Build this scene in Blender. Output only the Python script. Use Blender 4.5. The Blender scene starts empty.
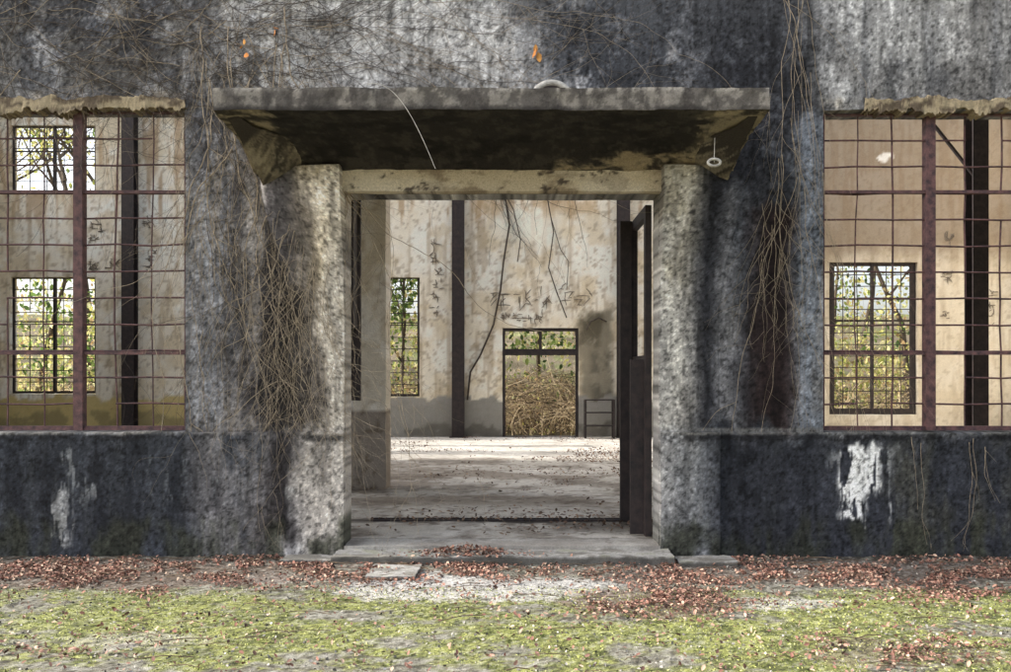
import bpy, math, random
import numpy as np
from mathutils import Vector
random.seed(7); rng=np.random.default_rng(11)
scene=bpy.context.scene
EYE=1.55; D=8.0; F=880.0; YB=14.0
# ---------------- noise ----------------
TAB=rng.random((256,256))
def vn(x,y,s=0):
    x=np.asarray(x,float)+s*17.31; y=np.asarray(y,float)+s*9.77
    xi=np.floor(x).astype(int); yi=np.floor(y).astype(int)
    fx=x-xi; fy=y-yi; fx=fx*fx*(3-2*fx); fy=fy*fy*(3-2*fy)
    a=TAB[xi&255,yi&255]; b=TAB[(xi+1)&255,yi&255]; c=TAB[xi&255,(yi+1)&255]; d=TAB[(xi+1)&255,(yi+1)&255]
    return (a*(1-fx)+b*fx)*(1-fy)+(c*(1-fx)+d*fx)*fy
def fbm(x,y,s=0,o=5,g=.55):
    r=0;a=.5;t=0
    for i in range(o):
        r=r+a*vn(x,y,s+i*3); t+=a; a*=g; x,y=x*1.9+y*.55,y*1.9-x*.55
    return r/t
def fbs(x,y,s=0,o=5,g=.55):
    r=0;a=.5;t=0
    for i in range(o):
        r=r+a*vn(x,y,s+i*3); t+=a; a*=g; x,y=x*2.03,y*2.03
    return r/t
def ss(t): t=np.clip(t,0,1); return t*t*(3-2*t)
def s2l(c):
    c=np.asarray(c,float)/255.; return np.where(c<=.04045,c/12.92,((c+.055)/1.055)**2.4)
# ---------------- materials ----------------
def newmat(name):
    m=bpy.data.materials.new(name); m.use_nodes=True; return m,m.node_tree,m.node_tree.nodes['Principled BSDF']
def vmat(name,gain=1.0,scales=(25,110),amp=.35,bump=.4,bdist=.01,rough=.95,spec=.2,trans=0):
    m,nt,b=newmat(name); N=nt.nodes; L=nt.links
    at=N.new('ShaderNodeAttribute'); at.attribute_name='Col'
    tc=N.new('ShaderNodeTexCoord')
    n1=N.new('ShaderNodeTexNoise'); n1.inputs['Scale'].default_value=scales[0]; n1.inputs['Detail'].default_value=6; n1.inputs['Roughness'].default_value=.75
    n2=N.new('ShaderNodeTexNoise'); n2.inputs['Scale'].default_value=scales[1]; n2.inputs['Detail'].default_value=3
    L.new(tc.outputs['Object'],n1.inputs['Vector']); L.new(tc.outputs['Object'],n2.inputs['Vector'])
    ad=N.new('ShaderNodeMath'); ad.operation='ADD'; L.new(n1.outputs['Fac'],ad.inputs[0]); L.new(n2.outputs['Fac'],ad.inputs[1])
    mr=N.new('ShaderNodeMapRange'); mr.inputs['From Min'].default_value=.65; mr.inputs['From Max'].default_value=1.35
    mr.inputs['To Min'].default_value=gain*(1-amp); mr.inputs['To Max'].default_value=gain*(1+amp)
    L.new(ad.outputs[0],mr.inputs['Value'])
    vm=N.new('ShaderNodeVectorMath'); vm.operation='SCALE'; L.new(at.outputs['Color'],vm.inputs[0]); L.new(mr.outputs[0],vm.inputs['Scale'])
    L.new(vm.outputs[0],b.inputs['Base Color'])
    if bump>0:
        bp=N.new('ShaderNodeBump'); bp.inputs['Strength'].default_value=bump; bp.inputs['Distance'].default_value=bdist
        L.new(ad.outputs[0],bp.inputs['Height']); L.new(bp.outputs[0],b.inputs['Normal'])
    b.inputs['Roughness'].default_value=rough; b.inputs['Specular IOR Level'].default_value=spec
    if trans:
        t=N.new('ShaderNodeBsdfTranslucent'); L.new(vm.outputs[0],t.inputs['Color']); mx=N.new('ShaderNodeMixShader'); mx.inputs[0].default_value=trans
        L.new(b.outputs[0],mx.inputs[1]); L.new(t.outputs[0],mx.inputs[2]); L.new(mx.outputs[0],N['Material Output'].inputs['Surface'])
    return m
def nmat(name,c1,c2,scale=8,rough=.8,bump=.3,metal=0):
    m,nt,b=newmat(name); N=nt.nodes; L=nt.links
    tc=N.new('ShaderNodeTexCoord'); n=N.new('ShaderNodeTexNoise'); n.inputs['Scale'].default_value=scale; n.inputs['Detail'].default_value=6; n.inputs['Roughness'].default_value=.7
    L.new(tc.outputs['Object'],n.inputs['Vector'])
    r=N.new('ShaderNodeValToRGB'); r.color_ramp.elements[0].position=.35; r.color_ramp.elements[1].position=.65
    r.color_ramp.elements[0].color=(*s2l(c1),1); r.color_ramp.elements[1].color=(*s2l(c2),1)
    L.new(n.outputs['Fac'],r.inputs[0]); L.new(r.outputs[0],b.inputs['Base Color'])
    bp=N.new('ShaderNodeBump'); bp.inputs['Strength'].default_value=bump; bp.inputs['Distance'].default_value=.01
    L.new(n.outputs['Fac'],bp.inputs['Height']); L.new(bp.outputs[0],b.inputs['Normal'])
    b.inputs['Roughness'].default_value=rough; b.inputs['Metallic'].default_value=metal
    return m
M_fac=vmat('weathered_render',1.0,(60,210),.46,.45,.007)
M_int=vmat('old_plaster',1.0,(6,40),.14,.3,.01)
M_flo=vmat('dusty_concrete_floor',1.0,(5,60),.3,.4,.01)
M_grd=vmat('mossy_ground',1.0,(45,190),.7,.9,.015)
M_leaf=vmat('dry_leaves',1.0,(20,90),.2,.0,.001,.8)
M_fol=vmat('foliage',1.0,(5,40),.25,.0,.001,.7,.2,.45)
M_rust=nmat('rusted_steel',(46,32,38),(106,74,72),14,.75,.4)
M_dark=nmat('black_steel',(20,17,19),(54,43,42),10,.7,.3)
M_vine=nmat('dead_vine_bark',(116,104,88),(172,158,136),20,.9,.3)
M_vined=nmat('dark_vine_bark',(50,44,40),(82,72,62),20,.9,.3)
M_bark=nmat('tree_bark',(60,50,40),(105,92,78),12,.9,.5)
M_twig=nmat('dry_twigs',(150,128,98),(222,204,170),10,.9,.2)
M_twig2=nmat('dark_twigs',(60,50,40),(116,98,78),10,.9,.2)
M_graf=nmat('charcoal_marks',(96,88,80),(140,130,116),30,.95,.1)
M_white=nmat('porcelain',(140,138,132),(205,202,194),12,.5,.1)
# ---------------- mesh helpers ----------------
def link(o,parent=None):
    scene.collection.objects.link(o)
    if parent: o.parent=parent
    return o
def empty(name): 
    e=bpy.data.objects.new(name,None); scene.collection.objects.link(e); return e
class MB:
    def __init__(s): s.v=[];s.f=[];s.n=0
    def add(s,V,Fq):
        s.v.append(np.asarray(V,float)); s.f.append(np.asarray(Fq,int)+s.n); s.n+=len(V)
    def grid(s,P,mask=None):
        nu,nv=P.shape[:2]; idx=np.arange(nu*nv).reshape(nu,nv)
        q=np.stack([idx[:-1,:-1],idx[1:,:-1],idx[1:,1:],idx[:-1,1:]],-1)
        q=q[mask] if mask is not None else q.reshape(-1,4)
        s.add(P.reshape(-1,3),q)
    def face(s,o,u,v,st):
        o=np.array(o,float);u=np.array(u,float);v=np.array(v,float)
        nu=max(1,int(np.linalg.norm(u)/st)); nv=max(1,int(np.linalg.norm(v)/st))
        a=np.linspace(0,1,nu+1)[:,None,None]; b=np.linspace(0,1,nv+1)[None,:,None]
        s.grid(o+a*u+b*v)
    def box(s,x0,x1,y0,y1,z0,z1,st=9):
        dx,dy,dz=x1-x0,y1-y0,z1-z0
        s.face((x0,y0,z0),(dx,0,0),(0,0,dz),st); s.face((x0,y1,z0),(0,0,dz),(dx,0,0),st)
        s.face((x0,y0,z0),(0,0,dz),(0,dy,0),st); s.face((x1,y0,z0),(0,dy,0),(0,0,dz),st)
        s.face((x0,y0,z1),(dx,0,0),(0,dy,0),st); s.face((x0,y0,z0),(0,dy,0),(dx,0,0),st)
    def make(s,name,mat,colfn=None,disp=0,dscale=3,parent=None,smooth=False,cols=None):
        V=np.concatenate(s.v); Fc=np.concatenate(s.f); C=None
        if colfn is not None: C=colfn(V)
        if cols is not None: C=cols
        if disp:
            a=V[:,0]*dscale+V[:,1]*1.7*dscale; b=V[:,2]*dscale+V[:,1]*2.3*dscale
            off=np.stack([fbm(a,b,k*5+1,4)-.5 for k in range(3)],-1)*2*disp
            V=V+off
        me=bpy.data.meshes.new(name); k=Fc.shape[1]
        me.vertices.add(len(V)); me.vertices.foreach_set('co',V.ravel())
        me.loops.add(Fc.size); me.loops.foreach_set('vertex_index',Fc.ravel().astype(np.int32))
        me.polygons.add(len(Fc)); me.polygons.foreach_set('loop_start',np.arange(0,Fc.size,k,dtype=np.int32))
        if C is not None:
            at=me.color_attributes.new('Col','FLOAT_COLOR','POINT')
            at.data.foreach_set('color',np.concatenate([C,np.ones((len(C),1))],1).ravel().astype(np.float32))
        me.update(calc_edges=True); me.validate()
        if smooth: me.polygons.foreach_set('use_smooth',np.ones(len(me.polygons),bool))
        me.materials.append(mat)
        return link(bpy.data.objects.new(name,me),parent)
def curves(name,lst,mat,parent=None,res=1):
    cu=bpy.data.curves.new(name,'CURVE'); cu.dimensions='3D'; cu.bevel_depth=1.0; cu.bevel_resolution=res; cu.use_fill_caps=True
    for P,R in lst:
        P=np.asarray(P,float); sp=cu.splines.new('POLY'); sp.points.add(len(P)-1)
        sp.points.foreach_set('co',np.concatenate([P,np.ones((len(P),1))],1).ravel())
        sp.points.foreach_set('radius',np.broadcast_to(np.asarray(R,float),(len(P),)).copy())
    cu.materials.append(mat); return link(bpy.data.objects.new(name,cu),parent)
def lerp(C,col,m): return C*(1-m[:,None])+np.asarray(col,float)*m[:,None]
# ---------------- facade painting (stains by position) ----------------
def paint_facade(V):
    x,z=V[:,0],V[:,2]
    u=505+110*x; v=375-110*(z-EYE)
    wu=30*(fbm(u/50,v/90,1)-.5)+18*(fbm(u/10,v/26,2,5,.6)-.5); wv=70*(fbm(u/22,v/60,4,6,.6)-.5)
    st=fbs(u/20,v/260,7,6,.6); st2=fbs(u/4,v/70,9,4,.6); pat=fbm(u/90,v/110,13,8,.62); fine=fbm(u/3.2,v/3.2,15,3,.75); med=fbm(u/30,v/40,17,7,.62)
    drip=fbs(u/8,v/60,19,5,.6)
    st=.55*st+.45*med
    C=np.tile(np.array([140,139,139.]),(len(u),1))
    C*= (0.7+.6*ss((pat-.28)/.44))[:,None]
    def R(u0,v0,u1,v1,col,s,f=25,k='n',g=1.0,w=1.0):
        nonlocal C
        uw=u+wu*w; vw=v+wv*w; fu=f*1.4
        m=ss((uw-u0)/fu+.5)*ss((u1-uw)/fu+.5)*ss((vw-v0)/f+.5)*ss((v1-vw)/f+.5)
        if k=='s': m=m*ss((st-.5+.13*g)/.2)
        elif k=='t': m=m*ss((st2*.25+drip*.4+med*.35-.5+.13*g)/.2)
        elif k=='p': m=m*ss((pat-.5+.13*g)/.22)
        elif k=='f': m=m*ss((med*.75+fine*.25-.5+.11*g)/.18)
        elif k=='z': m=m*ss((drip*.7+med*.3-.5+.12*g)/.04)
        C=lerp(C,col,m*s)
    R(-900,-600,190,110,(164,166,172),.75,60,'p',1.6); R(-900,-600,200,120,(92,94,101),.6,60,'f',.3); R(-900,-600,190,40,(66,68,75),.6,50,'f',.8)
    R(240,-600,545,95,(204,204,203),.9,70,'p',1.9); R(190,-200,260,60,(104,106,111),.55,50,'s'); R(400,-300,560,20,(120,123,129),.5,50,'f'); R(300,-10,520,85,(216,215,212),.5,50,'f',.6)
    R(530,-600,720,100,(76,79,85),.9,80,'s',2.0); R(560,0,700,98,(50,52,57),.65,50,'f',1.3); R(600,-50,690,50,(122,126,131),.45,50,'f',.3)
    R(690,-600,825,270,(50,52,57),.92,60,'s',2.6); R(712,40,805,230,(33,34,39),.7,60,'f',1.6); R(690,-80,760,20,(110,112,118),.4,50,'f',.2)
    R(825,-600,1900,110,(158,159,160),.8,40,'p',1.9); R(825,-100,1900,110,(86,88,93),.6,50,'s',.4); R(880,-100,1000,40,(184,183,179),.5,60,'f',.8)
    R(185,95,345,440,(124,119,116),.7,40,'n'); R(185,95,240,440,(142,147,157),.75,50,'s',1.8); R(190,100,260,300,(100,100,106),.5,50,'f',.5)
    R(232,165,305,440,(60,58,60),.85,40,'s',1.7); R(255,230,322,440,(40,39,41),.8,40,'s',1.4); R(215,60,300,250,(80,79,81),.5,40,'t',.5); R(205,300,245,430,(96,90,86),.4,30,'t',.4)
    R(304,165,352,560,(188,180,167),.88,34,'s',3,.8); R(308,165,345,330,(206,188,152),.5,24,'f',.8,.7); R(328,200,350,550,(212,206,196),.6,18,'s',1.4,.6)
    R(288,200,325,440,(80,75,71),.6,24,'t',1.0,.8); R(286,300,316,440,(44,41,40),.7,20,'s',1.1,.7)
    R(655,165,697,560,(180,177,170),.9,26,'s',2.8,.7); R(656,165,686,300,(206,197,173),.5,18,'f',1.1,.6); R(668,200,690,440,(124,121,119),.45,16,'t',.6,.6)
    R(693,165,726,440,(33,34,39),.95,24,'s',3.2,.7); R(716,190,750,440,(112,112,116),.7,22,'s',1.6,.8); R(714,215,747,440,(152,152,152),.4,20,'t',.3); R(740,165,766,440,(44,45,50),.85,20,'s',2.2,.8)
    R(752,205,793,430,(34,26,26),.97,18,'s',4,.6); R(757,215,782,420,(68,49,44),.6,14,'t',.1,.7); R(764,225,780,420,(17,14,16),.7,10,'t',.5,.7)
    R(792,120,826,440,(124,131,142),.85,20,'s',2.0,.7); R(735,185,760,300,(104,109,118),.4,20,'t')
    R(-900,433,270,900,(48,51,57),.95,8,'n',1,.15); R(-900,433,300,900,(92,97,103),.6,14,'t',.0,.5); R(-900,440,250,560,(146,150,153),.45,14,'t',-.8); R(-900,440,300,900,(28,30,35),.65,20,'s',.3)
    R(195,433,300,700,(112,110,111),.85,24,'s',1.9,.6); R(272,435,302,540,(36,34,36),.85,16,'s',1.8,.7); R(205,440,228,540,(52,52,56),.6,16,'s',1)
    R(255,470,290,560,(72,68,68),.6,18,'t'); R(302,433,352,700,(164,159,153),.85,20,'s',2.4,.6); R(310,433,345,600,(92,88,86),.4,14,'t',.4)
    R(655,433,690,700,(142,142,142),.9,16,'s',2,.6); R(680,433,728,700,(92,95,99),.8,28,'s',1.6,.8); R(708,433,1900,900,(42,44,50),.95,26,'n',1,.8); R(700,433,1900,700,(86,90,96),.6,18,'t',.0); R(720,433,1900,900,(26,28,33),.65,24,'s',.4)
    R(700,440,1900,600,(120,125,130),.35,12,'t',-.7); R(880,440,1900,560,(90,89,79),.6,30,'s',.7)
    R(833,444,856,522,(238,238,235),.97,7,'z',1.1,.7); R(842,444,874,490,(240,240,237),.95,9,'z',1.1,.7); R(858,458,882,530,(234,234,231),.95,7,'z',.3,.7); R(826,450,888,505,(190,192,192),.6,12,'z',-.1,.9)
    R(60,450,110,500,(180,184,186),.6,12,'z',-.6); R(50,500,75,545,(190,191,190),.8,8,'z',-.3); R(290,487,300,503,(224,224,220),.9,5,'f',.9,.3); R(150,445,240,500,(120,125,128),.45,12,'z',-.5)
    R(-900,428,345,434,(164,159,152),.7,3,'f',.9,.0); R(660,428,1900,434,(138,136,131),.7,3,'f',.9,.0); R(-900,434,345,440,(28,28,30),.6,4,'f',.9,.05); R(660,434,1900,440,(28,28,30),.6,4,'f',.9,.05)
    R(-900,525,1900,700,(56,58,46),.7,22,'s',.9)
    R(-900,90,190,112,(152,134,106),.6,9,'p',.9,.3); R(823,96,1900,112,(142,126,100),.6,8,'p',1,.3)
    C*=(1-.4*ss((fine-.57)/.14))[:,None]; C*=(1+.3*ss((.43-fine)/.14))[:,None]
    C*=(1-.12*ss((st2-.54)/.16))[:,None]*(1-.18*ss((drip-.56)/.14))[:,None]*(1-.18*ss((med-.56)/.12))[:,None]; C*=(1+.07*ss((.44-st2)/.14))[:,None]*(1+.14*ss((.43-med)/.14))[:,None]
    return np.clip(s2l(np.clip(C,10,240)),0.004,.85)
# ---------------- building ----------------
B=empty('abandoned_building')
def ax(bps,fine,coarse,lo,hi):
    out=[]; 
    for a,b in zip(bps[:-1],bps[1:]):
        st=fine if (a>=lo-1e-6 and b<=hi+1e-6) else coarse
        n=max(1,int(round((b-a)/st))); out.append(np.linspace(a,b,n+1)[:-1])
    return np.concatenate(out+[[bps[-1]]])
DX0,DX1,DZ=-1.455,1.39,3.20
WIN=[(-5.93,-2.91,1.03,3.98),(2.89,5.91,1.03,3.96),(-11.0,-8.0,1.03,3.98),(8.0,11.0,1.03,3.98)]
HT=8.7
def wall(name,y0,y1,xs,zs,holes,mat,colfn,disp,parent,backst=.3):
    mb=MB(); X,Z=np.meshgrid(xs,zs,indexing='ij'); cx=(xs[:-1]+xs[1:])/2; cz=(zs[:-1]+zs[1:])/2
    CX,CZ=np.meshgrid(cx,cz,indexing='ij'); mask=np.ones_like(CX,bool)
    for a,b,c,d in holes: mask&=~((CX>a)&(CX<b)&(CZ>c)&(CZ<d))
    mb.grid(np.stack([X,np.full_like(X,y0),Z],-1),mask)
    P=np.stack([X,np.full_like(X,y1),Z],-1); mb.grid(P,mask)
    for a,b,c,d in holes:
        st=.03
        mb.face((a,y0,c),(0,y1-y0,0),(0,0,d-c),st); mb.face((b,y0,c),(0,y1-y0,0),(0,0,d-c),st)
        mb.face((a,y0,c),(b-a,0,0),(0,y1-y0,0),st); mb.face((a,y0,d),(b-a,0,0),(0,y1-y0,0),st)
    mb.face((xs[0],y0,zs[-1]),(xs[-1]-xs[0],0,0),(0,y1-y0,0),.3)
    for xx in (xs[0],xs[-1]): mb.face((xx,y0,zs[0]),(0,y1-y0,0),(0,0,zs[-1]-zs[0]),.3)
    return mb.make(name,mat,colfn,disp,3,parent)
xs=ax([-13,-11,-8,-5.93,-4.8,-2.91,DX0,DX1,2.89,4.8,5.91,8,11,13],.012,.1,-4.8,4.8)
zs=ax([-.3,-.1,1.03,3.20,3.96,3.98,5.1,HT],.013,.1,-.1,5.1)
wall('front_wall',0,.30,xs,zs,WIN+[(DX0,DX1,-.3,DZ)],M_fac,paint_facade,.007,B)
mb=MB()
for a,b,f in ((-13,-4.8,.1),(-4.8,-1.98,.013),(1.93,4.8,.013),(4.8,13,.1)):
    mb.box(a,b,-.05,-.002,-.3,1.03,f)
mb.box(-1.98,DX0-.004,-.085,-.002,-.3,1.035,.013); mb.box(DX1+.004,1.93,-.085,-.002,-.3,1.035,.013)
mb.make('plinth',M_fac,paint_facade,.012,4,B)
def pil(name,xin,xout,sgn):
    mb=MB(); zz=np.linspace(1.036,3.40,190); t=(zz-1.036)/2.364
    fl=ss((t-.3)/.7)**1.8
    xo=xout+sgn*.24*fl; yf=-.04-.24*fl
    nx=44; a=np.linspace(0,1,nx)[:,None]
    X=xin+(xo-xin)[None,:]*a; Y=np.broadcast_to(yf,X.shape).copy(); 
    Y=Y+ (a**2)*(.034+.20*fl[None,:])
    mb.grid(np.stack([X,Y,np.broadcast_to(zz,X.shape)],-1))
    for xe,ye in ((np.full_like(zz,xin),yf),(xo,yf+.034+.20*fl)):
        b=np.linspace(0,1,10)[:,None]; mb.grid(np.stack([np.broadcast_to(xe,(10,len(zz))),ye*(1-b)+b*.0,np.broadcast_to(zz,(10,len(zz)))],-1))
    return mb.make(name,M_fac,paint_facade,.006,4,B)
pil('door_pilaster_left',DX0-.004,-1.98,-1); pil('door_pilaster_right',DX1+.004,1.93,1)
def col_lintel(V):
    u=505+110*V[:,0]; v=375-110*(V[:,2]-EYE); C=np.tile(np.array([192,180,158.]),(len(u),1))
    n=fbm(u/30,v/14,31,6,.65); n2=fbm(u/60,v/30,32); C=lerp(C,(122,109,92),ss((n-.5)/.14)*.7); C=lerp(C,(212,205,191),ss((n2-.5)/.14)*.5)
    C=lerp(C,(54,48,45),ss((fbm(u/16,v/8,35,6,.7)-.58)/.1)*.75)
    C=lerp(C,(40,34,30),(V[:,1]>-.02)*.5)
    return s2l(C)
mb=MB(); mb.box(DX0-.02,DX1+.02,-.13,.0,DZ-.006,3.402,.014); mb.make('door_lintel',M_fac,col_lintel,.007,4,B)
CX0,CX1=-2.26,2.04
def col_canopy(V):
    x,y,z=V.T; n=fbm(x*2.2,y*5,41,7,.68); n2=fbm(x*12,y*12+z*12,42,5,.7); st=fbm(x*9,z*3+y,43)
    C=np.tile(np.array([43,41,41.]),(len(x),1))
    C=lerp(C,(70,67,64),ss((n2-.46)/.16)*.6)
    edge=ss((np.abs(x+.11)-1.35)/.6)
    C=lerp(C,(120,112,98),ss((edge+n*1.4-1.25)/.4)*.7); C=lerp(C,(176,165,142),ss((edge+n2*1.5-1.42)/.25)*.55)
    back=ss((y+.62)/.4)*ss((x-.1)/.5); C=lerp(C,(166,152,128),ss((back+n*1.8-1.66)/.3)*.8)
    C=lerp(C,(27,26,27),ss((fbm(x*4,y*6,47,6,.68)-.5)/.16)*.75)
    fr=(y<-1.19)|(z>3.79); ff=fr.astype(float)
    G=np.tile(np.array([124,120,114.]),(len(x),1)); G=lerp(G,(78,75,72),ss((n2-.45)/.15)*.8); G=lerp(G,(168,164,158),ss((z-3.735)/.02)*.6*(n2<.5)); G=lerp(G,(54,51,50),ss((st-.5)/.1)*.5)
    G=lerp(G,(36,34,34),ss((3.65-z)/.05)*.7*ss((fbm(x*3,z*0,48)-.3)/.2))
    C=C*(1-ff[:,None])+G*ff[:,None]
    return s2l(np.clip(C,6,240))
mb=MB()
prof=[(-1.2,3.60),(-1.2,3.77),(0.0,3.84)]
und=[(-1.2,3.60),(-1.12,3.585),(-.9,3.575),(-.65,3.555),(-.45,3.52),(-.3,3.47),(-.22,3.43),(-.14,3.385),(0,3.36)]
nx=300; XX=np.linspace(CX0,CX1,nx)
def loft(prof,mb,n=6,x=XX):
    pts=[]
    for (a,b),(c,d) in zip(prof[:-1],prof[1:]):
        for t in np.linspace(0,1,n,endpoint=False): pts.append((a+(c-a)*t,b+(d-b)*t))
    pts.append(prof[-1]); pts=np.array(pts)
    P=np.zeros((len(x),len(pts),3)); P[:,:,0]=x[:,None]; P[:,:,1]=pts[:,0]; P[:,:,2]=pts[:,1]; mb.grid(P)
loft(und,mb); loft([prof[0],prof[1]],mb,12); loft([prof[1],prof[2]],mb,30)
for xe in (CX0,CX1):
    for (a,b),(c,d) in zip(und[:-1],und[1:]):
        ta=3.77+.07*(a+1.2)/1.2; tc_=3.77+.07*(c+1.2)/1.2
        t=np.linspace(0,1,8)[:,None]; s=np.linspace(0,1,8)[None,:]
        yy=a+(c-a)*t+0*s; zz=(b+(d-b)*t)*(1-s)+(ta+(tc_-ta)*t)*s
        mb.grid(np.stack([np.full_like(yy,xe),yy,zz],-1))
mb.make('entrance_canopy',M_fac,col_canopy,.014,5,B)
def col_corb(V):
    x,y,z=V.T; n=fbm(x*6+y*4,z*6+y*2,51,7,.68); n2=fbm(x*14+y*9,z*14,52,5,.7)
    C=np.tile(np.array([122,115,103.]),(len(x),1)); C=lerp(C,(52,49,48),ss((n-.39+.4*(-y-.35))/.16)*.9); C=lerp(C,(180,173,156),ss((n2-.52)/.12)*.45*(y>-.6))
    return s2l(C)
for nm,a0,a1,b in (('canopy_corbel_left',-2.19,-2.19,-1.5),('canopy_corbel_right',1.985,1.985,1.42)):
    mb=MB(); t=np.linspace(0,1,40); yy=-.02-1.12*t; zz=3.25+.345*(1-(1-t)**1.2)
    s=np.linspace(0,1,30)[:,None]; inner=b+(a0-b)*t**.9*.92
    X=a0+(inner-a0)[None,:]*s
    Z=zz[None,:]*(1-s**2)+3.55*s**2; Z=np.maximum(Z,zz[None,:])
    mb.grid(np.stack([X,np.broadcast_to(yy,X.shape),Z],-1))
    q=np.linspace(0,1,14)[:,None]; mb.grid(np.stack([np.full((14,40),a0),np.broadcast_to(yy,(14,40)),zz*(1-q)+3.60*q],-1))
    mb.make(nm,M_fac,col_corb,.012,5,B,smooth=True)
def col_drip(V):
    x,y,z=V.T; n=fbm(x*7,z*20,61,6,.65); C=np.tile(np.array([150,138,114.]),(len(x),1)); C=lerp(C,(78,68,58),ss((n-.46)/.12)*.85); return s2l(C)
for a,b in ((-6.0,-2.9),(3.25,6.0)):
    mb=MB(); x=np.linspace(a,b,420); h=.04+.13*(fbm(x*3,x*0,63,6,.68)-.42)*1.3; dn=.07*(fbm(x*7,x*0+3,64,6,.7)-.42); o=.02+.04*fbm(x*5,x*0,65)
    top=4.0+h; bot=3.975-np.clip(dn,0,1)*3.4
    n=5
    for A,Bq in (((-o,bot),(-o,top)),((-o,top),(0*o,top+.01)),((0*o+.12,bot),(-o,bot))):
        q=np.linspace(0,1,n)[None,:]; P=np.zeros((420,n,3)); P[:,:,0]=x[:,None]; P[:,:,1]=A[0][:,None]*(1-q)+Bq[0][:,None]*q; P[:,:,2]=A[1][:,None]*(1-q)+Bq[1][:,None]*q; mb.grid(P)
    mb.make('window_head_moulding',M_fac,col_drip,.012,14,B)
def steel_window(x0,x1,z0,z1,y,name,mat,px=.335,pz=.247,mull=None,trans=None,rad=.0085,drop=.05,fr=.03):
    e=empty(name); e.parent=B; mb=MB()
    mb.box(x0,x0+fr,y-.02,y+.02,z0,z1); mb.box(x1-fr,x1,y-.02,y+.02,z0,z1); mb.box(x0+fr,x1-fr,y-.02,y+.02,z0,z0+fr+.01); mb.box(x0+fr,x1-fr,y-.021,y+.019,z1-fr*.6,z1)
    for m,w in (mull or []): mb.box(m-w/2,m+w/2,y-.045,y+.045,z0+.002,z1-.002)
    for t in (trans or []): mb.box(x0+.002,x1-.002,y-.028,y+.028,t-.014,t+.014)
    mb.make('frame',mat,None,.006,2,e)
    lst=[]
    nz=int(round((z1-z0)/pz)); nx=int(round((x1-x0)/px))
    zl=[z0+(z1-z0)*i/nz for i in range(1,nz)]; xl=[x0+(x1-x0)*i/nx for i in range(1,nx)]
    for zc in zl:
        segs=np.array([x0]+xl+[x1]); cur=[]
        for i,xx in enumerate(segs):
            p=(xx,y+random.gauss(0,.005),zc+random.gauss(0,.004)); cur.append(p)
            if random.random()<drop and len(cur)>1: lst.append((cur,rad)); cur=[p] if random.random()<.3 else []
        if len(cur)>1: lst.append((cur,rad))
    for xc in xl:
        segs=[z0]+zl+[z1]; cur=[]; b=random.gauss(0,.01)
        for zz in segs:
            p=(xc+random.gauss(0,.003)+b*math.sin(zz*2),y+.012+random.gauss(0,.004),zz); cur.append(p)
            if random.random()<drop*.6 and len(cur)>1: lst.append((cur,rad)); cur=[]
        if len(cur)>1: lst.append((cur,rad))
    curves('glazing_bars',lst,mat,e,0)
    return e
tr=[EYE+(375-190)/110, EYE+(375-353)/110]
for (a,b,c,d) in WIN:
    w=b-a; steel_window(a+.01,b-.01,c+.01,d-.01,.1,'steel_window',M_rust,mull=[(a+w/3,.085),(b-w/3,.085)],trans=tr)
# ---------------- interior ----------------
def bx(u): return (u-505)/40.
def bz(v): return EYE+(375-v)/40.
def paint_back(V):
    x,y,z=V.T; u=505+40*x; v=375-40*(z-EYE)
    uw=u+14*(fbm(u/14,v/14,71)-.5); vw=v+20*(fbm(u/12,v/14,72)-.5)
    p=fbm(u/24,v/24,73,7,.62); s=fbs(u/4,v/50,74,5); f=fbm(u/4,v/4,75,4,.65); q=fbm(u/45,v/40,79,6,.6)
    C=np.tile(np.array([234,226,208.]),(len(u),1)); C=lerp(C,(244,241,233),ss((q-.42)/.2)*.7)
    C=lerp(C,(204,186,152),ss((p-.49)/.14)*.5); C=lerp(C,(156,138,112),ss((s-.54)/.1)*.4); C=lerp(C,(140,124,102),ss((f-.58)/.1)*.45)
    C=lerp(C,(172,136,100),ss((s-.5)/.1)*ss((240-v)/40)*.35)
    def R(u0,v0,u1,v1,col,st,fe=6,k=None):
        nonlocal C
        m=ss((uw-u0)/fe+.5)*ss((u1-uw)/fe+.5)*ss((vw-v0)/fe+.5)*ss((v1-vw)/fe+.5)
        if k=='s': m=m*ss((s-.42)/.15)
        if k=='p': m=m*ss((p-.45)/.1)
        C=lerp(C,col,m*st)
    R(580,312,612,402,(134,128,112),.9,8); R(578,312,600,345,(92,86,72),.8,8,'p'); R(590,350,614,400,(96,92,82),.7,8,'p')
    R(490,205,560,240,(246,242,228),.7,14); R(470,185,620,215,(190,160,120),.5,12,'p')
    R(700,100,1700,258,(134,120,104),.8,40); R(700,258,1700,450,(196,186,168),.55,30); R(878,151,890,157,(236,234,228),.95,2)
    R(-700,398,330,470,(198,178,118),.9,4); R(-700,412,330,450,(120,112,84),.5,5,'p')
    R(330,398,700,470,(140,138,132),.92,2); R(330,398,700,405,(160,156,150),.5,3,'p'); R(330,425,700,440,(84,80,72),.5,4,'p')
    return np.clip(s2l(C),.01,.85)
HB=[(bx(10),bx(95),bz(394),bz(277)),(bx(335),bx(419),bz(397),bz(277)),(bx(502),bx(578),-.3,bz(328)),(bx(665),bx(748),bz(397),bz(277)),(bx(829),bx(917),bz(415),bz(262)),
    (bx(10),bx(95),bz(192),bz(125)),(bx(335),bx(419),bz(192),bz(125)),(bx(505),bx(578),bz(170),bz(125))]
HB=[tuple(round(q,4) for q in h) for h in HB]
xbp=sorted(set([-13,13]+[h[i] for h in HB for i in (0,1)]))
xs=ax(xbp,.05,.05,-13,13)
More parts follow.
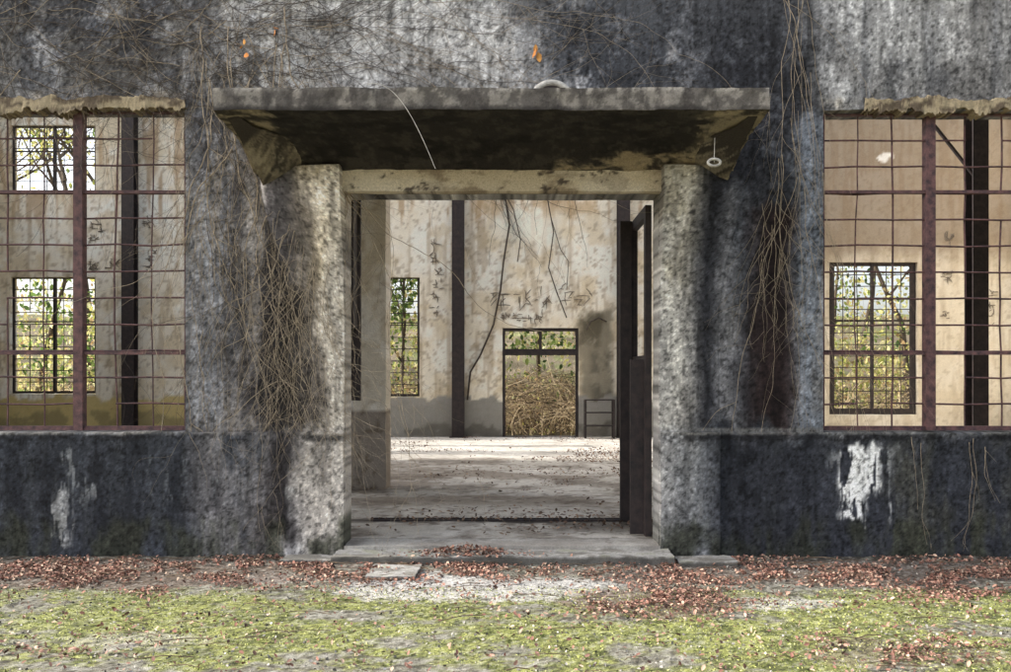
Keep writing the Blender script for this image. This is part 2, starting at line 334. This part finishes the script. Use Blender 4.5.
zbp=sorted(set([-.3,HT]+[h[i] for h in HB for i in (2,3)])); zs=ax(zbp,.05,.05,-1,9)
wall('rear_wall',YB,YB+.3,xs,zs,HB,M_int,paint_back,.01,B)
def paint_side(V):
    x,y,z=V.T; p=fbm(y*1.2,z*1.2,81,6); C=np.tile(np.array([206,198,180.]),(len(x),1)); C=lerp(C,(150,134,110),ss((p-.5)/.1)*.6); C=lerp(C,(120,118,112),(z<1.0)*.9); return s2l(C)
mb=MB()
mb.box(12.7,13,.301,YB-.001,-.3,HT,.12)
yy=np.linspace(.301,8.4,60); hh=HT+2.9*(1-np.abs(yy-7.1)/7.0); q=np.linspace(0,1,60)[None,:]  # unseen left wall raised to a gable, shaped to shade the floor
for xe in (-13,-12.7): mb.grid(np.stack([np.full((60,60),xe),np.broadcast_to(yy[:,None],(60,60)),-.3+(hh[:,None]+.3)*q],-1))
P=np.zeros((60,2,3)); P[:,:,1]=yy[:,None]; P[:,:,2]=hh[:,None]; P[:,0,0]=-13; P[:,1,0]=-12.7; mb.grid(P)
mb.face((-13,8.4,-.3),(.3,0,0),(0,0,HT+2.7),.2)
for a,b,h in ((8.4,9.5,6.2),(9.5,10.3,10.8),(10.3,11.4,5.8),(11.4,11.8,9.9),(11.8,13.3,5.9),(13.3,YB-.001,HT)): mb.box(-13,-12.7,a+.002,b,-.3,h,.12)  # stepped heights shaped to let sun strips onto the rear floor
mb.make('side_walls_sun_shaped',M_int,paint_side,.02,2,B)
mb=MB(); mb.box(-13.2,13.2,-.12,5.4,HT+.03,HT+.17,.3); mb.make('unseen_shade_roof',M_int,lambda V:s2l(np.tile(np.array([150,146,138.]),(len(V),1))),.03,1.5,B)  # unseen partial roof, added to keep sun off the front floor
def paint_part(V):
    x,y,z=V.T; p=fbm(x*3,z*2.2,83,6); f=fbm(x*14,z*12,84); C=np.tile(np.array([228,223,213.]),(len(x),1)); C=lerp(C,(188,176,154),ss((p-.48)/.14)*.5)
    C=lerp(C,(204,201,196),ss((.4-p)/.1)*.5); C=lerp(C,(140,130,119),(z+.05*(p-.5)<1.05)*.92); C=lerp(C,(86,78,70),ss((f-.58)/.1)*.6*(z<1.05)); C=lerp(C,(140,122,98),ss((f-.62)/.08)*.3)
    return s2l(C)
mb=MB(); mb.box(-2.65,-1.62,3.9,4.4,-.01,HT-.5,.05); mb.make('partition_wall',M_int,paint_part,.012,3,B)
def paint_floor(V):
    x,y,z=V.T; p=fbm(x*.9,y*.9,91,8,.68); f=fbm(x*9,y*9,92,5,.7); s=fbm(x*1.2,y*1.2,93,6); r=fbm(x*.5,y*1.1,96,6,.65)
    C=np.tile(np.array([178,173,164.]),(len(x),1)); C=lerp(C,(116,108,99),ss((p-.47)/.12)*.65); C=lerp(C,(212,208,201),ss((s-.5)/.12)*.55); C=lerp(C,(88,79,70),ss((f-.57)/.1)*.55)
    C=lerp(C,(112,100,88),ss((r-.5)/.1)*ss((y-2)/1)*ss((8-y)/1)*.5)  # blotchy darkening painted in for the dimmer light towards the entrance
    C=lerp(C,(226,222,214),ss((y-8.2)/.4)*.5)  # rear strip lightened in colour to strengthen its sunlit patch
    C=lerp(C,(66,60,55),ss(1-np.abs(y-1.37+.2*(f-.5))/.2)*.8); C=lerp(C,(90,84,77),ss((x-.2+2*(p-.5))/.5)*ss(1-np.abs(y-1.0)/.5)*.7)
    C=lerp(C,(60,56,50),ss(1-np.abs(y-.30)/.03)*.6)
    C=lerp(C,(146,145,142),((y<.29))*.5)
    return s2l(C)
X,Y=np.meshgrid(ax([-12.7,-3,3,12.7],.03,.12,-3,3),ax([.301,3,YB],.02,.05,0,3),indexing='ij')
mb=MB(); mb.grid(np.stack([X,Y,0*X],-1))
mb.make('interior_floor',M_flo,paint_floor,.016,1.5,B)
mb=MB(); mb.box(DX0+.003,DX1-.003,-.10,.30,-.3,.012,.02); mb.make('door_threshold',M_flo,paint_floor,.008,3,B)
def hcol(u,y,w=.3,top=HT-.05,name='steel_column',mat=M_dark):
    x=u; mb=MB(); mb.box(x-w/2,x+w/2,y-.14,y-.12,0,top); mb.box(x-w/2,x+w/2,y+.12,y+.14,0,top); mb.box(x-.01,x+.01,y-.119,y+.119,0,top)
    mb.box(x-w/2-.06,x+w/2+.06,y-.2,y+.2,.001,.03); return mb.make(name,mat,None,0,1,B)
for u in (-31,132,295,458,622,785): hcol(bx(u),YB-.16)
hcol((977-505)/60.,6.7,.26)
curves('column_brace',[([((977-505)/60.,6.7,EYE+(375-178)/60),((935-505)/60.,6.7,EYE+(375-125)/60)],.03)],M_dark,B)
mb=MB()
for yy_ in (9.2,YB-.25): mb.box(-12.6,12.6,yy_-.1,yy_+.1,HT-.35,HT-.05)
mb.make('roof_beams',M_dark,None,0,1,B)
for i,h in enumerate(HB):
    if i==2: continue
    a,b,c,d=h; big=(i==4)
    steel_window(a+.01,b-.01,c+.01,d-.01,YB+.1,'rear_window',M_dark,px=.42 if not big else .36,pz=.3,mull=[((a+b)/2,.06)],trans=[c+(d-c)*.62],rad=.011,drop=.04,fr=.14 if big else .05)
a,b,c,d=HB[2]; mb=MB(); zt=bz(352)
mb.box(a,a+.07,YB+.03,YB+.13,0,d); mb.box(b-.07,b,YB+.03,YB+.13,0,d); mb.box(a+.07,b-.07,YB+.03,YB+.13,zt-.08,zt+.08); mb.box(a+.07,b-.07,YB+.03,YB+.13,d-.08,d)
for t in (.5,): mb.box(a+(b-a)*t-.035,a+(b-a)*t+.035,YB+.031,YB+.129,zt+.08,d-.08)
mb.box(a,b,YB-.01,YB+.32,-.05,.012)
mb.make('rear_door_frame',M_dark,None,0,1,B)
E=empty('steel_door'); E.parent=B; mb=MB()
def leaf(mb,x,y0,y1,z0,z1,panel):
    mb.box(x,x+.06,y0,y0+.09,z0,z1); mb.box(x,x+.06,y1-.09,y1,z0,z1)
    mb.box(x+.001,x+.059,y0+.09,y1-.09,z0,z0+.12); mb.box(x+.001,x+.059,y0+.09,y1-.09,z1-.1,z1)
    mb.box(x+.02,x+.035,y0+.09,y1-.09,z0+.12,panel); mb.box(x+.001,x+.059,y0+.09,y1-.09,panel,panel+.06)
leaf(mb,1.325,.34,1.32,.02,3.16,1.68); mb.box(1.20,1.32,1.2,1.26,.02,3.16); mb.box(1.20,1.385,.46,.5,.02,1.7)
mb.make('folded_leaf',M_dark,None,.004,2,E)
E2=empty('steel_door'); E2.parent=B; mb=MB(); mb.box(-1.56,-1.41,.55,.60,1.30,3.3); mb.box(-1.5,-1.44,.34,.55,2.0,3.3); mb.make('broken_leaf',M_dark,None,.006,3,E2)
mb=MB(); mb.box(-1.44,1.38,1.30,1.32,.0,.02); mb.box(-1.44,1.38,1.42,1.44,.0,.02); mb.make('door_track',M_dark,None,.006,3,B)
bpy.ops.mesh.primitive_torus_add(major_radius=.185,minor_radius=.028,location=((551-505)/110,-.04,4.01),rotation=(math.pi/2,0,0)); o=bpy.context.object; o.name='round_vent_ring'; o.data.materials.append(M_white); o.parent=B
bpy.ops.mesh.primitive_cylinder_add(radius=.16,depth=.05,location=((551-505)/110,-.02,4.01),rotation=(math.pi/2,0,0)); o=bpy.context.object; o.name='vent_disc'; o.data.materials.append(M_dark); o.parent=B
hx,hz=(713-505)/125,EYE+(375-163)/125
t=np.linspace(0,2*math.pi,14); curves('cable_hook',[(np.stack([hx+.05*np.cos(t),-.98+0*t,hz+.028*np.sin(t)],-1),.012),([(hx,-.98,hz),(hx+.01,-.96,hz+.2)],.003)],M_white,B)
t=np.linspace(0,1,24); curves('hanging_wire',[(np.stack([-1.06+.52*t,-1.225+0*t,3.785-.65*t**1.5+.10*np.sin(t*3.1)],-1),.0024)],M_white,B)
gl=[]
def glyph(cx,cz,s):
    for _ in range(random.randint(6,10)):
        k=random.random(); a=(random.uniform(-.4,.4)*s,random.uniform(-.45,.45)*s); l=random.uniform(.2,.7)*s
        if k<.4: d=(l,random.uniform(-.05,.12)*l)
        elif k<.7: d=(random.uniform(-.08,.08)*l,-l)
        else: d=(random.choice([-1,1])*l*.6,-l*.7)
        gl.append(([(cx+a[0]-d[0]/2,YB-.012,cz+a[1]-d[1]/2),(cx+a[0]+random.gauss(0,.02),YB-.012,cz+a[1]+.03*s),(cx+a[0]+d[0]/2,YB-.012,cz+a[1]+d[1]/2)],[.007,.010,.005]))
for i,u in enumerate((500,521,542,563,583)): glyph(bx(u),bz(296+random.uniform(-3,3)),.46)
for u in (505,516,527,538): glyph(bx(u),bz(317),.26)
for i in range(6): glyph(bx(435+random.uniform(-3,3)),bz(245+i*13),.26)
for i in range(12): glyph(bx(random.choice([95,150,112])+random.uniform(-3,3)),bz(random.uniform(215,275)),.26)
for i in range(8): glyph(bx(random.choice([948,990])+random.uniform(-3,3)),bz(random.uniform(220,330)),.26)
curves('wall_graffiti',gl,M_graf,B,0)
mb=MB(); a0,b0=bx(582),bx(611)
for x in (a0,b0-.04):
    for y in (13.3,13.6): mb.box(x,x+.04,y,y+.04,0.01,.95)
for z in (.3,.62,.93): mb.box(a0+.001,b0-.001,13.301,13.639,z,z+.025)
mb.make('metal_rack',M_dark,None,.01,2)
# ---------------- vines ----------------
def walk(x,z,ang,n,st,wob,y=-.015,r0=.006,lst=None,br=.04,depth=0,tgt=None):
    P=[];a=ang; k=random.uniform(.015,.06)
    for i in range(n):
        P.append((x,y-.012*abs(math.sin(i*.3+x)),z)); a+=random.gauss(0,wob)
        if tgt is not None: a+=k*math.sin(tgt-a)
        x+=math.cos(a)*st; z+=math.sin(a)*st
        if depth<2 and random.random()<br:
            walk(x,z,a+random.choice([-1,1])*random.uniform(.3,1.0),int(n*random.uniform(.3,.6)),st,wob*1.2,y,r0*.6,lst=lst,br=br,depth=depth+1,tgt=tgt)
        if z<-.05: break
    if len(P)>2: lst.append((P,r0*np.linspace(1,.35,len(P))))
def fx(u): return (u-505)/110
def fz(v): return EYE+(375-v)/110
V1=[];V3=[]
for _ in range(150):
    walk(fx(random.uniform(-60,330)),fz(random.uniform(-60,80)),random.uniform(-.9,.5) if random.random()<.7 else random.uniform(2.5,4),random.randint(25,80),.03,.11,r0=random.uniform(.0015,.004),lst=V3 if random.random()<.65 else V1,br=.06)
for _ in range(34):
    walk(fx(random.uniform(210,460)),fz(random.uniform(-40,75)),random.uniform(-.5,.4),80,.03,.07,r0=.0026,lst=V3 if random.random()<.7 else V1,br=.05)
for _ in range(105):
    walk(fx(random.uniform(188,315)),fz(random.uniform(10,350)),-math.pi/2+random.gauss(0,.25),random.randint(30,90),.03,.12,r0=random.uniform(.0012,.0032),lst=V1 if random.random()<.7 else V3,br=.035,tgt=-math.pi/2)
for _ in range(9):
    walk(fx(random.uniform(195,290)),fz(random.uniform(0,100)),-math.pi/2+random.gauss(0,.2),140,.03,.09,r0=.0055,lst=V1,br=.02,tgt=-math.pi/2)
for _ in range(40):
    walk(fx(random.uniform(270,335)),fz(random.uniform(175,330)),-math.pi/2+random.gauss(0,.4),random.randint(30,90),.028,.13,y=-.10,r0=random.uniform(.0012,.003),lst=V1,br=.04,tgt=-math.pi/2)
curves('dead_vines',V1,M_vine)
V2=[]
for _ in range(18): walk(fx(random.uniform(775,825)),fz(random.uniform(-60,200)),-math.pi/2+random.gauss(0,.08),random.randint(60,150),.03,.06,r0=random.uniform(.0012,.003),lst=V2,br=.02,tgt=-math.pi/2)
for _ in range(12): walk(fx(random.uniform(757,790)),fz(random.uniform(190,300)),-math.pi/2,random.randint(20,50),.03,.16,r0=.002,lst=V2,br=.05,tgt=-math.pi/2)
for _ in range(14): walk(fx(random.uniform(880,1100)),fz(random.uniform(435,450)),-math.pi/2,random.randint(15,35),.03,.08,y=-.065,r0=.002,lst=V2,br=.03,tgt=-math.pi/2)
curves('dead_vines',V2,M_vine)
for _ in range(50): walk(fx(random.uniform(-40,230)),fz(random.uniform(-40,90)),random.uniform(-1.4,.8),random.randint(25,60),.03,.13,r0=random.uniform(.0012,.0025),lst=V3,br=.07)
for _ in range(16): walk(fx(random.uniform(225,315)),fz(random.uniform(130,330)),-math.pi/2,random.randint(20,50),.028,.15,r0=.0022,lst=V3,br=.05,tgt=-math.pi/2,y=-.02)
curves('dark_dead_vines',V3,M_vined)
V4=[]
def pl(pts,r): V4.append(([(bx(a),YB-.05,bz(b)) for a,b in pts],r))
pl([(502,150),(505,200),(509,225),(503,262),(500,290),(493,325),(480,355),(470,372),(467,400)],.025); pl([(505,195),(513,210),(520,240),(517,262)],.014); pl([(545,160),(547,200),(553,232),(548,268),(556,292),(566,318)],.016); pl([(551,220),(560,250),(568,262),(566,290)],.010); pl([(606,322),(598,318),(590,322),(586,330)],.02)
for _ in range(14): walk(bx(random.uniform(495,575)),bz(random.uniform(130,200)),-math.pi/2,random.randint(15,36),.07,.16,r0=.008,y=YB-.03,lst=V4,br=.03,tgt=-math.pi/2)
curves('interior_vines',V4,M_vined)
# ---------------- leaf scatter ----------------
def leaves(name,P,size,cols,mat,flat=.35,parent=None,lift=.012,aspect=.55):
    n=len(P); yaw=rng.random(n)*6.283; s=size*(.55+.9*rng.random(n)); tilt=rng.normal(0,flat,n); roll=rng.normal(0,flat,n)
    base=np.array([[-.5,0,0],[-.15,aspect/2,.10],[.25,aspect/2.6,.10],[.5,0,.06],[.25,-aspect/2.6,.10],[-.15,-aspect/2,.10]])
    q=base[None]*s[:,None,None]
    cy,sy=np.cos(roll)[:,None],np.sin(roll)[:,None]; y=q[:,:,1]*cy-q[:,:,2]*sy; z=q[:,:,1]*sy+q[:,:,2]*cy
    ct,st=np.cos(tilt)[:,None],np.sin(tilt)[:,None]; x=q[:,:,0]*ct+z*st; z=-q[:,:,0]*st+z*ct
    c,s_=np.cos(yaw)[:,None],np.sin(yaw)[:,None]; X=x*c-y*s_; Y=x*s_+y*c
    V=np.stack([X,Y,z],-1)+P[:,None,:]+np.array([0,0,lift])
    b=(np.arange(n)*6)[:,None]; Fq=np.concatenate([b+np.array([[0,1,2,3]]),b+np.array([[0,3,4,5]])])
    ci=rng.integers(0,len(cols),n); cc=s2l(np.array(cols,float))[ci]*(.7+.6*rng.random(n))[:,None]
    mb=MB(); mb.add(V.reshape(-1,3),Fq); return mb.make(name,mat,cols=np.repeat(np.clip(cc,0,.9),6,0),parent=parent)
GZ=-.09
def gh(x,y): return GZ+.05*(fbm(x*.8,y*.8,101,4)-.5)*ss((-y)/.6)+.02*(fbm(x*6,y*6,102,3)-.5)
def uv(x,y,z=GZ): d=D+y; return 505+F*x/d, 375+F*(EYE-z)/d
def litter_density(u,v):
    n=fbm(u/40,v/12,111,6,.68); g=lambda cu,cv,ru,rv,k:k*np.exp(-((u-cu)/ru)**2-((v-cv)/rv)**2)
    d=g(120,574,220,16,1.4)+g(300,566,90,12,1.1)+g(465,560,60,14,1.3)+g(520,575,120,6,.7)+g(655,600,80,15,1.4)+g(850,572,190,11,1.3)+g(980,588,80,18,.9)+g(900,655,90,12,1.0)+g(60,650,70,8,.3)+g(720,568,60,8,.6)
    d=d*ss((n-.40)/.14)+.05*ss((n-.44)/.16)+.012
    return d
N=600000; x=rng.uniform(-6,6,N); y=rng.uniform(-3.6,-.10,N); u,v=uv(x,y); keep=rng.random(N)<litter_density(u,v)*.19
LC=[(146,112,98),(124,90,79),(166,130,113),(104,78,69),(184,158,138),(134,96,83),(82,64,56)]
x,y=x[keep],y[keep]; leaves('leaf_litter',np.stack([x,y,gh(x,y)+rng.random(len(x))*.012],-1),.030,LC,M_leaf,.5)
n=800; x=rng.normal(-.35,.26,n); y=-.14-np.abs(rng.normal(0,.26,n)); hh=.07*np.exp(-((x+.35)/.26)**2-((y+.2)/.22)**2); z=np.where(y>-.43,-.03,gh(x,y)); leaves('leaf_litter',np.stack([x,y,z+hh*rng.random(n)],-1),.034,LC,M_leaf,.5)
N=40000; x=rng.uniform(-5,5,N); y=rng.uniform(.4,13.8,N); n=fbm(x*.7,y*.7,121,5,.6); k=rng.random(N)<ss((n-.57)/.08)*.3+.006+.6*(np.abs(y-1.37)<.07); k|=(rng.random(N)<.8)&(x>.3)&(y>7.4)&(y<9.4)&(n>.45); k|=(rng.random(N)<.3)&(y>9.4)&(y<10.3)&(n>.44); k|=(rng.random(N)<.5)&(x>.2)&(y>.6)&(y<1.6)&(n>.42)
x,y=x[k],y[k]; leaves('indoor_leaf_litter',np.stack([x,y,.015+0*x],-1),.042,[(126,102,88),(102,82,70),(148,124,104),(84,68,57)],M_leaf,.4)
P=np.array([[fx(a),-.05,fz(b)] for a,b in ((242,50),(247,58),(245,45),(277,32),(275,36),(535,52),(538,60),(533,56))]); leaves('orange_leaf',P,.07,[(205,150,84),(190,126,70)],M_leaf,1.3)
# ---------------- ground ----------------
def paint_ground(V):
    x,y=V[:,0],V[:,1]; u,v=uv(x,np.maximum(y,-7)) 
    p=fbm(x*1.6,y*2.4,131,8,.7); f=fbm(x*12,y*14,132,5,.7); h=fbm(x*34,y*34,134,3,.7)
    C=np.tile(np.array([142,140,128.]),(len(x),1)); C=lerp(C,(98,94,82),ss((f-.46)/.1)*.65)
    moss=ss((v-580)/22)*ss((p-.37)/.13)
    C=lerp(C,(126,131,76),moss*.85); C=lerp(C,(164,168,98),moss*ss((f-.46)/.12)*.65); C=lerp(C,(78,85,46),moss*ss((.46-f)/.1)*.65)
    def E(cu,cv,ru,rv,col,s):
        nonlocal C
        d=((u-cu)/ru)**2+((v-cv)/rv)**2; m=ss((1.25-d+2.2*(p-.5)+1.8*(f-.5))/.7); C=lerp(C,col,m*s)
    E(480,588,150,14,(200,197,193),.95); E(420,578,80,8,(206,204,200),.8); E(775,603,60,8,(200,197,192),.85); E(130,640,70,8,(180,174,166),.6); E(560,585,80,7,(194,192,188),.7); E(250,580,60,5,(180,174,170),.6)
    E(655,602,90,18,(118,101,92),.8); E(120,572,260,16,(112,97,88),.75); E(850,572,260,14,(108,95,88),.75); E(900,655,90,14,(124,112,100),.6)
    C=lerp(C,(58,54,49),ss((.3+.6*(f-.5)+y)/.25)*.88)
    C=lerp(C,(190,188,180),ss((h-.58)/.08)*.45); C=lerp(C,(52,49,42),ss((.40-h)/.08)*.55)
    far=(np.abs(x)>7)|(y<-5)|(y>0); C=lerp(C,(130,116,92),far*.7)
    b=(y>14); C=lerp(C,(82,74,54),b*ss((fbm(x*.9,y*.9,137,6,.6)-.45)/.12)*.9); C=lerp(C,(104,112,64),b*ss((fbm(x*1.3,y*1.3,138,6,.6)-.52)/.1)*.8)
    return s2l(C)
SL=.14
mb=MB(); xa=ax([-140,-20,-6,6,20,140],.018,1.5,-6,6); ya=ax([-140,-20,-3.7,0.05,14.2,24,60,140],.018,1.5,-3.7,.05)
ya=np.unique(np.concatenate([ya,np.linspace(14.2,26,50)])); xa=np.unique(np.concatenate([xa,np.linspace(-16,-6,50),np.linspace(6,16,50)]))
X,Y=np.meshgrid(xa,ya,indexing='ij'); inside=(Y>.03)&(Y<14.3)&(np.abs(X)<12.9)
fine=gh(X,Y)+.014*(fbm(X*22,Y*22,140,3)-.5); 
hill=np.where(Y>16.5,(np.clip(Y,16.5,60)-16.5)*SL+.6*(fbm(X*.4,Y*.4,141,3)-.3)*ss((Y-16.5)/3),0)
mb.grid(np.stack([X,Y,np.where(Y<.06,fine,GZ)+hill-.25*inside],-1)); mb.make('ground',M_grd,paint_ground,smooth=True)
N=110000; x=rng.uniform(-5,5,N); y=rng.uniform(-3.6,-1.2,N); k=(fbm(x*1.6,y*2.4,131,8,.7)>.45)&(rng.random(N)<.5); x,y=x[k],y[k]
leaves('moss',np.stack([x,y,gh(x,y)-.004],-1),.013,[(134,141,80),(168,172,100),(94,103,54),(180,181,120)],M_leaf,1.0,lift=.004)
N=5000; x=rng.uniform(-5,5,N); y=rng.uniform(-3.5,-.3,N); leaves('gravel',np.stack([x,y,gh(x,y)],-1),.018,[(150,146,140),(110,106,100),(170,166,160),(80,76,70)],M_leaf,.9,lift=.003,aspect=.8)
tw=[]
for _ in range(240):
    x=random.uniform(-4.8,4.8); y=random.choice([random.uniform(-1.2,-.2),random.uniform(-3.4,-.2)]); a=random.uniform(-.5,.5); l=random.uniform(.06,.35); z=GZ+.025
    tw.append(([(x,y,z),(x+l*.5*math.cos(a),y+l*.5*math.sin(a)+random.gauss(0,.01),z+.012),(x+l*math.cos(a),y+l*math.sin(a),z)],random.uniform(.0015,.0035)))
curves('fallen_twigs',tw,M_twig2,None,0)
def slab(name,x0,x1,y0,y1,z1,st=.02,mat=M_fac):
    mb=MB(); mb.box(x0,x1,y0,y1,-.25,z1,st)
    def c(V):
        n=fbm(V[:,0]*6+V[:,1]*3,V[:,1]*8+V[:,2]*9,151,6,.65); C=np.tile(np.array([156,154,150.]),(len(V),1)); C=lerp(C,(100,97,90),ss((n-.48)/.14)*.7); C=lerp(C,(124,126,104),ss((.44-n)/.1)*.5); C=lerp(C,(70,68,64),(V[:,2]<z1-.012)*.7); return s2l(C)
    return mb.make(name,mat,c,.018,5)
slab('entrance_step',-1.50,1.46,-.42,-.101,-.015); slab('paving_slab',-1.95,-1.51,-.40,-.16,-.05); slab('paving_slab',-1.12,-.72,-.98,-.50,-.06); slab('paving_slab',1.50,2.0,-.42,-.17,-.06)
# ---------------- trees & thicket behind ----------------
def hz_(x,y): return GZ+(max(0,y-16.5))*SL+.05
def tree(x,y,h,cols,nl,ls,name='broadleaf_tree'):
    e=empty(name); base=hz_(x,y); L=[]; tips=[]
    def br(p,d,l,r,dep):
        pts=[];q=Vector(p);dd=Vector(d)
        for i in range(7):
            pts.append(tuple(q)); dd=(dd+Vector((random.gauss(0,.12),random.gauss(0,.12),random.gauss(0.03,.08)))).normalized(); q=q+dd*l/6
            if q.y<15.2: q.y=15.2
            if dep<3 and i>=((2 if h<6 else 3) if dep==0 else 1) and random.random()<(.95 if dep<2 else .6):
                nd=(dd+Vector((random.gauss(0,.7),random.gauss(0,.7),random.uniform(-.2,.5)))).normalized(); br(tuple(q),nd,l*.55,r*.5,dep+1)
            if dep>=2: tips.append(tuple(q))
        L.append((pts,np.linspace(r,r*.45,7)))
    br((x,y,base-.3),(random.gauss(0,.08),random.gauss(0,.08),1),h*.75,h*.014,0)
    curves('trunk_and_limbs',L,M_bark,e,0)
    T=np.array(tips); k=rng.integers(0,len(T),nl); P=T[k]+rng.normal(0,.28,(nl,3)); P=P[P[:,1]>14.8]; leaves('leaves',P,ls,cols,M_fol,1.2,e)
YG=[(210,206,128),(222,214,152),(168,174,98),(234,226,176)]; GR=[(96,120,64),(120,142,80),(70,92,52),(148,164,98)]; BR=[(200,176,132),(176,148,108),(216,196,152)]
for i,(x,y,h) in enumerate([(-12,20,7),(-9.8,20.5,5),(-15.5,21,9),(-6,20,7),(-3.2,19.5,5),(-.6,22,5),(1.2,24,6.5),(2.6,21.5,5),(5.6,20,7),(8.8,19.5,4.5),(10.8,21.5,6.5),(13.5,21,8),(-20,22,9),(18,22,9),(-14,23,11),(-18,24,12),(-16.5,27,13),(-11,26,11),(-5,27,9),(3,27,9),(10,27,9),(14,27,10)]):
    tree(x,y,h,[GR,YG,YG,BR,GR][i%5] if not 7<x<11 else YG,1500 if y<22.5 else 1500,.16)
BT=[];BD=[]
for _ in range(2200):
    r=random.random(); door=r<.4
    if door: x=random.uniform(-.8,3.2); y=random.uniform(15.8,21)
    else: x=random.uniform(-15,14); y=random.uniform(15.3,21)
    z=hz_(x,y)-.05; a=random.uniform(0,6.28); l=random.uniform(.5,2.2) if door else random.uniform(.8,2.6); lean=random.uniform(.4,1.5); pts=[]; wb=random.uniform(.03,.12)
    for i in range(7):
        t=i/6; pts.append((x+math.cos(a)*l*lean*t*t+random.gauss(0,wb),max(15.0,y+math.sin(a)*l*lean*t*t),z+l*(t-.42*lean*t*t)+random.gauss(0,wb*.6)))
    (BT if random.random()<.6 else BD).append((pts,np.linspace(.012,.004,7)))
curves('bramble_thicket',BT,M_twig,None,0); curves('bramble_thicket',BD,M_twig2,None,0)
N=34000; x=rng.uniform(-19,17,N); y=rng.uniform(17.5,25,N); top=1.8+4.6*ss((fbm(x*.55,y*.4,161,5,.6)-.28)/.4); z=GZ+np.maximum(0,y-16.5)*SL+rng.random(N)*top
cl=fbm(x*1.6+y*.7,z*1.6+y*.5,163,5,.6); k=(cl>.47)|(rng.random(N)<.12)
k&=~((x>-.9)&(x<3.4)&(z<2.2)&(rng.random(N)<.8)); P=np.stack([x,y,z],-1)
tone=fbm(x*.6,z*.6+y*.3,165,4)
a=k&(tone<.47); b=k&(tone>=.47)
leaves('shrub_foliage',P[a],.17,GR+GR+YG,M_fol,1.2); leaves('shrub_foliage',P[b],.16,YG+YG+BR,M_fol,1.2)
N=9000; x=rng.uniform(-15,14,N); y=rng.uniform(15.8,19,N); z=GZ+np.maximum(0,y-16.5)*SL+rng.random(N)**1.4*1.6*ss((fbm(x*.8,y*.8,167)-.3)/.3)
k=~((x>-.8)&(x<2.8)&(rng.random(N)<.3)); leaves('undergrowth_foliage',np.stack([x,y,z],-1)[k],.09,YG+BR+BR,M_fol,1.2)
# ---------------- light ----------------
el=math.radians(34); az=math.radians(-88.3)
S=Vector((math.sin(az)*math.cos(el),math.cos(az)*math.cos(el),math.sin(el)))
w=bpy.data.worlds.new('World'); scene.world=w; w.use_nodes=True; nt=w.node_tree; bg=nt.nodes['Background']
sky=nt.nodes.new('ShaderNodeTexSky'); sky.sky_type='NISHITA'; sky.sun_disc=False; sky.sun_elevation=el; sky.sun_rotation=az; sky.dust_density=5
hs=nt.nodes.new('ShaderNodeHueSaturation'); hs.inputs['Saturation'].default_value=.45
nt.links.new(sky.outputs[0],hs.inputs['Color']); nt.links.new(hs.outputs[0],bg.inputs[0]); bg.inputs[1].default_value=.45
ld=bpy.data.lights.new('sun','SUN'); ld.energy=5.0; ld.angle=math.radians(.5); ld.color=(1,.95,.87); lo=bpy.data.objects.new('sun',ld); link(lo); lo.rotation_euler=(-S).to_track_quat('-Z','Y').to_euler()
# ---------------- camera ----------------
cd=bpy.data.cameras.new('camera'); cam=bpy.data.objects.new('camera',cd); link(cam); cam.location=(0,-D,EYE); cam.rotation_euler=(math.radians(90),0,0)
cd.sensor_width=36; cd.lens=F/1011*36; cd.shift_y=39/1011; cd.clip_end=1000; scene.camera=cam
scene.view_settings.view_transform='Standard'; scene.view_settings.look='None'; scene.view_settings.exposure=0
